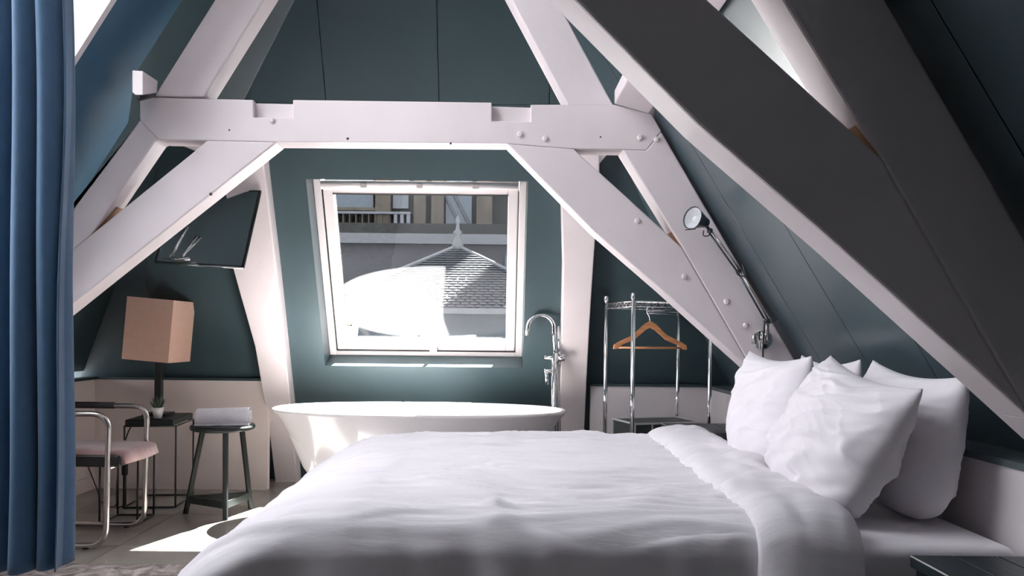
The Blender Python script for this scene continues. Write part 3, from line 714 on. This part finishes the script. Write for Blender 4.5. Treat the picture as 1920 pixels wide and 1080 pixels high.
# rolled towel
tw = empty('rolled_towel', sc_ + Vector((0, 0, SZ)), label='rolled white towel lying on the black stool', cat='towel')
axd = Vector((.97, .22, .0)).normalized(); sd = Vector((-axd.y, axd.x, 0)); tc_ = sc_ + Vector((0.01, -.01, SZ + .047)); TL = .285
def roll(u, v):
    a = 2 * math.pi * 2.35 * u + 2.6; r = .016 + .036 * u
    r += .002 * nz(u * 9, v * 5, 3)
    hgt = math.sin(a) * r * (1.0) ; wid_ = math.cos(a) * r * 1.35
    e = (v - .5) * TL + .006 * math.sin(u * 5)
    return tc_ + axd * e + sd * wid_ + Vector((0, 0, hgt * (1 + .12 * v)))
o = MB().grid(110, 22, roll).build('roll', 'towel', tw, smooth=True); o.modifiers.new('solid', 'SOLIDIFY').thickness = .007
def flap(u, v):
    e = (v - .5) * TL * 1.02; return tc_ + axd * e + sd * (-.06 + .10 * u) + Vector((.0, -.012, -.046 + .004 * nz(u * 4, v * 6, 1)))
o = MB().grid(14, 24, flap).build('loose_end', 'towel', tw, smooth=True); o.modifiers.new('solid', 'SOLIDIFY').thickness = .008

# ------------------------------------------------------------------ tubular armchair
t = empty('armchair', (-2.1, 3.63, 0), label='tubular steel armchair with suede seat beside the blue curtain', cat='armchair')
XF = -1.845
for y in (3.44, 3.82):
    p = [(-2.50, y, .645), (XF + .0, y, .645), (XF - .01, y, .016), (-2.52, y, .016)]
    sf = MB().tube(arc(p, .085, 8), .0135, 14).build('side_frame', 'brushed', t, smooth=True)
    MB().tube([(-2.46, y, .647), (-2.02, y, .647)], .0175, 12).build('arm_pad', 'leather', sf, smooth=True)
    for x in (-2.40, -1.95): MB().lathe([(.014, 0), (.014, .006)], (x, y, 0), (0, 0, 1), 10).build('glide', 'rubber', sf)
MB().tube([(-1.857, 3.44, .385), (-1.857, 3.82, .385)], .011, 10).build('cross_bar', 'brushed', t, smooth=True)
MB().tube([(-2.40, 3.44, .016), (-2.40, 3.82, .016)], .011, 10).build('cross_bar', 'brushed', t, smooth=True)
def cushion(u, v):
    x = -2.46 + .70 * u; y = 3.455 + .35 * v
    return x, y
mb = MB()
def seat_top(u, v):
    x, y = cushion(u, v); e = (1 - abs(2 * u - 1) ** 8) * (1 - abs(2 * v - 1) ** 6)
    fr_ = max(0, (u - .95) / .05)
    return (x + .015 * math.sin(math.pi * v) * (u ** 4) - .03 * max(0, fr_ - .5), y, .447 + .026 * e ** .5 + .008 * nz(x * 6, y * 6, 2) * e - .045 * fr_ ** 1.5)
def seat_bot(u, v):
    x, y = cushion(u, v); return (x, y, .395 - .004 * math.sin(math.pi * u))
mb.grid(26, 22, seat_top); o = mb.build('seat', 'suede', t, smooth=True); sm = o.modifiers.new('solid', 'SOLIDIFY'); sm.thickness = .012
MB().box((-2.47, 3.45, .388), (-1.80, 3.81, .446)).build('seat_base', 'leather', t, bevel=.008)
MB().hexa([(-2.50, 3.46, .50), (-2.46, 3.46, .50), (-2.46, 3.80, .50), (-2.50, 3.80, .50), (-2.58, 3.46, .80), (-2.55, 3.46, .80), (-2.55, 3.80, .80), (-2.58, 3.80, .80)]).build('backrest', 'leather', t, bevel=.012)
for y in (3.48, 3.78): MB().tube([(-2.43, y, .39), (-2.49, y, .48), (-2.565, y, .79)], .010, 8).build('back_tube', 'brushed', t, smooth=True)

# ------------------------------------------------------------------ rug
def rug_top(u, v):
    x, y = -2.35 + 2.6 * u, 1.2 + 1.985 * v
    return (x + .006 * nz(y * 12, 2, 1), y + .012 * nz(x * 9, 5, 1) * (v > .98), .012 + .006 * nz(x * 14, y * 14, 3) + .004 * nz(x * 40, y * 40, 3))
o = MB().grid(120, 90, rug_top).build('rug', 'rug', smooth=True); o.modifiers.new('solid', 'SOLIDIFY').thickness = .010
tag(o, 'mottled grey-brown rug on the floor beside the bed', 'rug')

# ------------------------------------------------------------------ curtain
t = empty('curtain', (-1.58, 2.45, .25), label='long pleated blue curtain hanging at the left edge', cat='curtain')
def cur(u, v):
    z = .245 + 2.02 * (1 - v); k = .55 + .45 * v
    x1 = -1.476 + .036 * v + .006 * math.sin(v * 9); x0 = -1.82
    x = x0 + (x1 - x0) * u
    ph_ = u * 2 * math.pi * 4.6 + .5 * math.sin(v * 3 + u * 4)
    y = 2.45 + .062 * math.sin(ph_) * (.8 + .2 * v) + .02 * math.sin(ph_ * .5 + 1 + v) + .01 * nz(u * 6, v * 2.5, 1)
    x += .018 * math.cos(ph_) * k
    return (x, y, z - .02 * (1 - u) * v)
o = MB().grid(150, 60, cur).build('cloth', 'curtain', t, smooth=True); o.modifiers.new('solid', 'SOLIDIFY').thickness = .004
MB().box((-1.70, 2.42, 2.262), (-1.15, 2.48, 2.285)).build('track', 'frame_white', t, bevel=.003)

# ------------------------------------------------------------------ outside the window
MB().box((-30, 5.6, -8.2), (30, 80, -8)).build('ground', 'ground', kind='structure')
lg = MB().box((-4.0, 5.42, .68), (4.0, 8.6, .78)).build('bounce_ledge', 'pale_bounce', kind='structure')  # planter's ledge, extended and paled out of view to bounce sun indoors
# planter on the ledge
pp = at(648, 628, 5.75); pp.z = .78
t = empty('planter', pp, label='white pot with yellow-green plant on the ledge outside the window', cat='potted plant')
ph_z = at(648, 612, 5.75).z
MB().lathe([(.07, 0), (.10, ph_z - .78), (.09, ph_z - .78), (.085, ph_z - .80), (.01, ph_z - .80)], pp, (0, 0, 1), 24).build('pot', 'pot', t, smooth=True)
mb = MB()
for k in range(150):
    a, e_, rr_ = random.uniform(0, 6.28), random.uniform(-.2, 1.4), random.uniform(.04, .14)
    c0 = Vector((pp.x + .02 + rr_ * math.cos(a) * math.cos(e_), pp.y + rr_ * math.sin(a) * math.cos(e_), ph_z + .02 + rr_ * math.sin(e_)))
    d1 = Vector((random.uniform(-1, 1), random.uniform(-1, 1), random.uniform(-.5, 1))).normalized() * .022; d2 = d1.orthogonal().normalized() * .010
    mb.add([c0 - d1, c0 + d2, c0 + d1, c0 - d2], [(0, 1, 2, 3)])
mb.build('foliage', 'leaf_yellow', t, kind='stuff')
# pyramid roof opposite
t = empty('roof_pavilion', (-1.2, 14.5, -8), label='slate pyramid roof with finial seen through the window', cat='building')
ap = at(858, 462, 14.5); ez = at(858, 578, 12.6).z
hw_ = (at(1100, 578, 12.6).x - ap.x)
cs = [Vector((ap.x - hw_, 12.6, ez)), Vector((ap.x + hw_, 12.6, ez)), Vector((ap.x + hw_, 16.4, ez)), Vector((ap.x - hw_, 16.4, ez))]
MB().add([ap] + cs, [(0, 1, 2), (0, 2, 3), (0, 3, 4), (0, 4, 1), (4, 3, 2, 1)]).build('roof', 'roof_tile', t)
rows = 26; mb = MB()
for k in range(rows):
    f0, f1 = k / rows, (k + 1) / rows
    a, b = ap.lerp(cs[0], f0 * .995), ap.lerp(cs[1], f0 * .995); c_, d = ap.lerp(cs[0], f1), ap.lerp(cs[1], f1)
    up_ = Vector((0, -.02, .03))
    nt_ = max(1, int((d - c_).length / .16))
    for j in range(nt_):
        g0, g1 = j / nt_ + .004, (j + 1) / nt_ - .004
        mb.add([a.lerp(b, g0) + up_ * .15, a.lerp(b, g1) + up_ * .15, c_.lerp(d, g1) + up_, c_.lerp(d, g0) + up_], [(3, 2, 1, 0)])
mb.build('tiles', 'roof_tile', t, kind='stuff')
for q in cs: MB().tube([ap, q + Vector((0, 0, .03))], .045, 8).build('hip_ridge', 'lead', t)
MB().lathe([(.16, -.1), (.09, .10), (.05, .22), (.10, .28), (.04, .34), (.03, .46), (.06, .50), (.01, .62)], ap, (0, 0, 1), 14).build('finial', 'lead', t, smooth=True)
MB().box((ap.x - hw_ + .2, 12.9, -8), (ap.x + hw_ - .2, 16.1, ez)).build('wall', 'slate', t)
MB().box((ap.x - hw_ - .05, 12.5, ez - .10), (ap.x + hw_ + .05, 12.68, ez)).build('gutter', 'lead', t)
# long low roof behind it
t = empty('flat_roofed_block', (-1, 19, -8), label='long grey flat-roofed block behind the pyramid roof', cat='building')
z1 = at(800, 440, 18).z
MB().box((-12, 18, -8), (9, 20.5, z1 - .25)).build('wall', 'flat_roof', t)
MB().box((-12.1, 17.8, z1 - .25), (9.1, 20.6, z1)).build('parapet', 'lead', t)
for x in (-1.0, .2, 1.3, 2.4): MB().box((x, 17.95, z1 - 1.5), (x + .7, 18.02, z1 - .5)).build('window', 'blue_slate', t)
# stone facade beyond
FYY = 23.0
t = empty('stone_facade', (-1, FYY, -8), label='tall stone facade with pilasters at the top of the window view', cat='building')
MB().box((-14, FYY, -8), (12, FYY + 3, 7.6)).build('wall', 'dark_stone', t)
for x0, x1 in ((.2, 5.75), (6.55, 7.55), (7.95, 9.5)): MB().box((x0, FYY, 7.6), (x1, FYY + .4, 23.5)).build('sun_blocker', 'dark_stone', t)  # unseen blocks added to shade the pyramid roof; gaps let sun patches through
def fbox(x0, x1, y0, y1, dp, name, m):
    a, b = at(x0, y1, FYY - dp), at(x1, y0, FYY - dp)
    return MB().box((a.x, FYY - dp, a.z), (b.x, FYY + .02, b.z)).build(name, m, t, bevel=.01)
for x0, x1 in ((703, 734), (775, 800), (808, 834), (893, 925), (560, 590), (985, 1015)): fbox(x0, x1, 200, 425, .35, 'pilaster', 'stone')
fbox(600, 702, 200, 390, .15, 'slate_panel', 'blue_slate'); fbox(736, 768, 200, 391, .15, 'window', 'pale_panel')
fbox(835, 887, 200, 421, .15, 'slate_panel', 'blue_slate')
for x in (848, 866): 
    a, b = at(x - 14, 366, FYY - .2), at(x + 14, 421, FYY - .2); MB().tube([a, b], .05, 6).build('standing_seam', 'slate', t)
fbox(600, 705, 389, 394, .30, 'gutter', 'stone'); fbox(600, 770, 397, 400, .45, 'handrail', 'pale_panel')
for k in range(12):
    x = 630 + k * 12
    fbox(x, x + (7 if k > 8 else 2), 400, 420, .42, 'baluster', 'pale_panel' if k > 8 else 'stone')
fbox(560, 1015, 421, 440, .5, 'plinth', 'dark_stone')
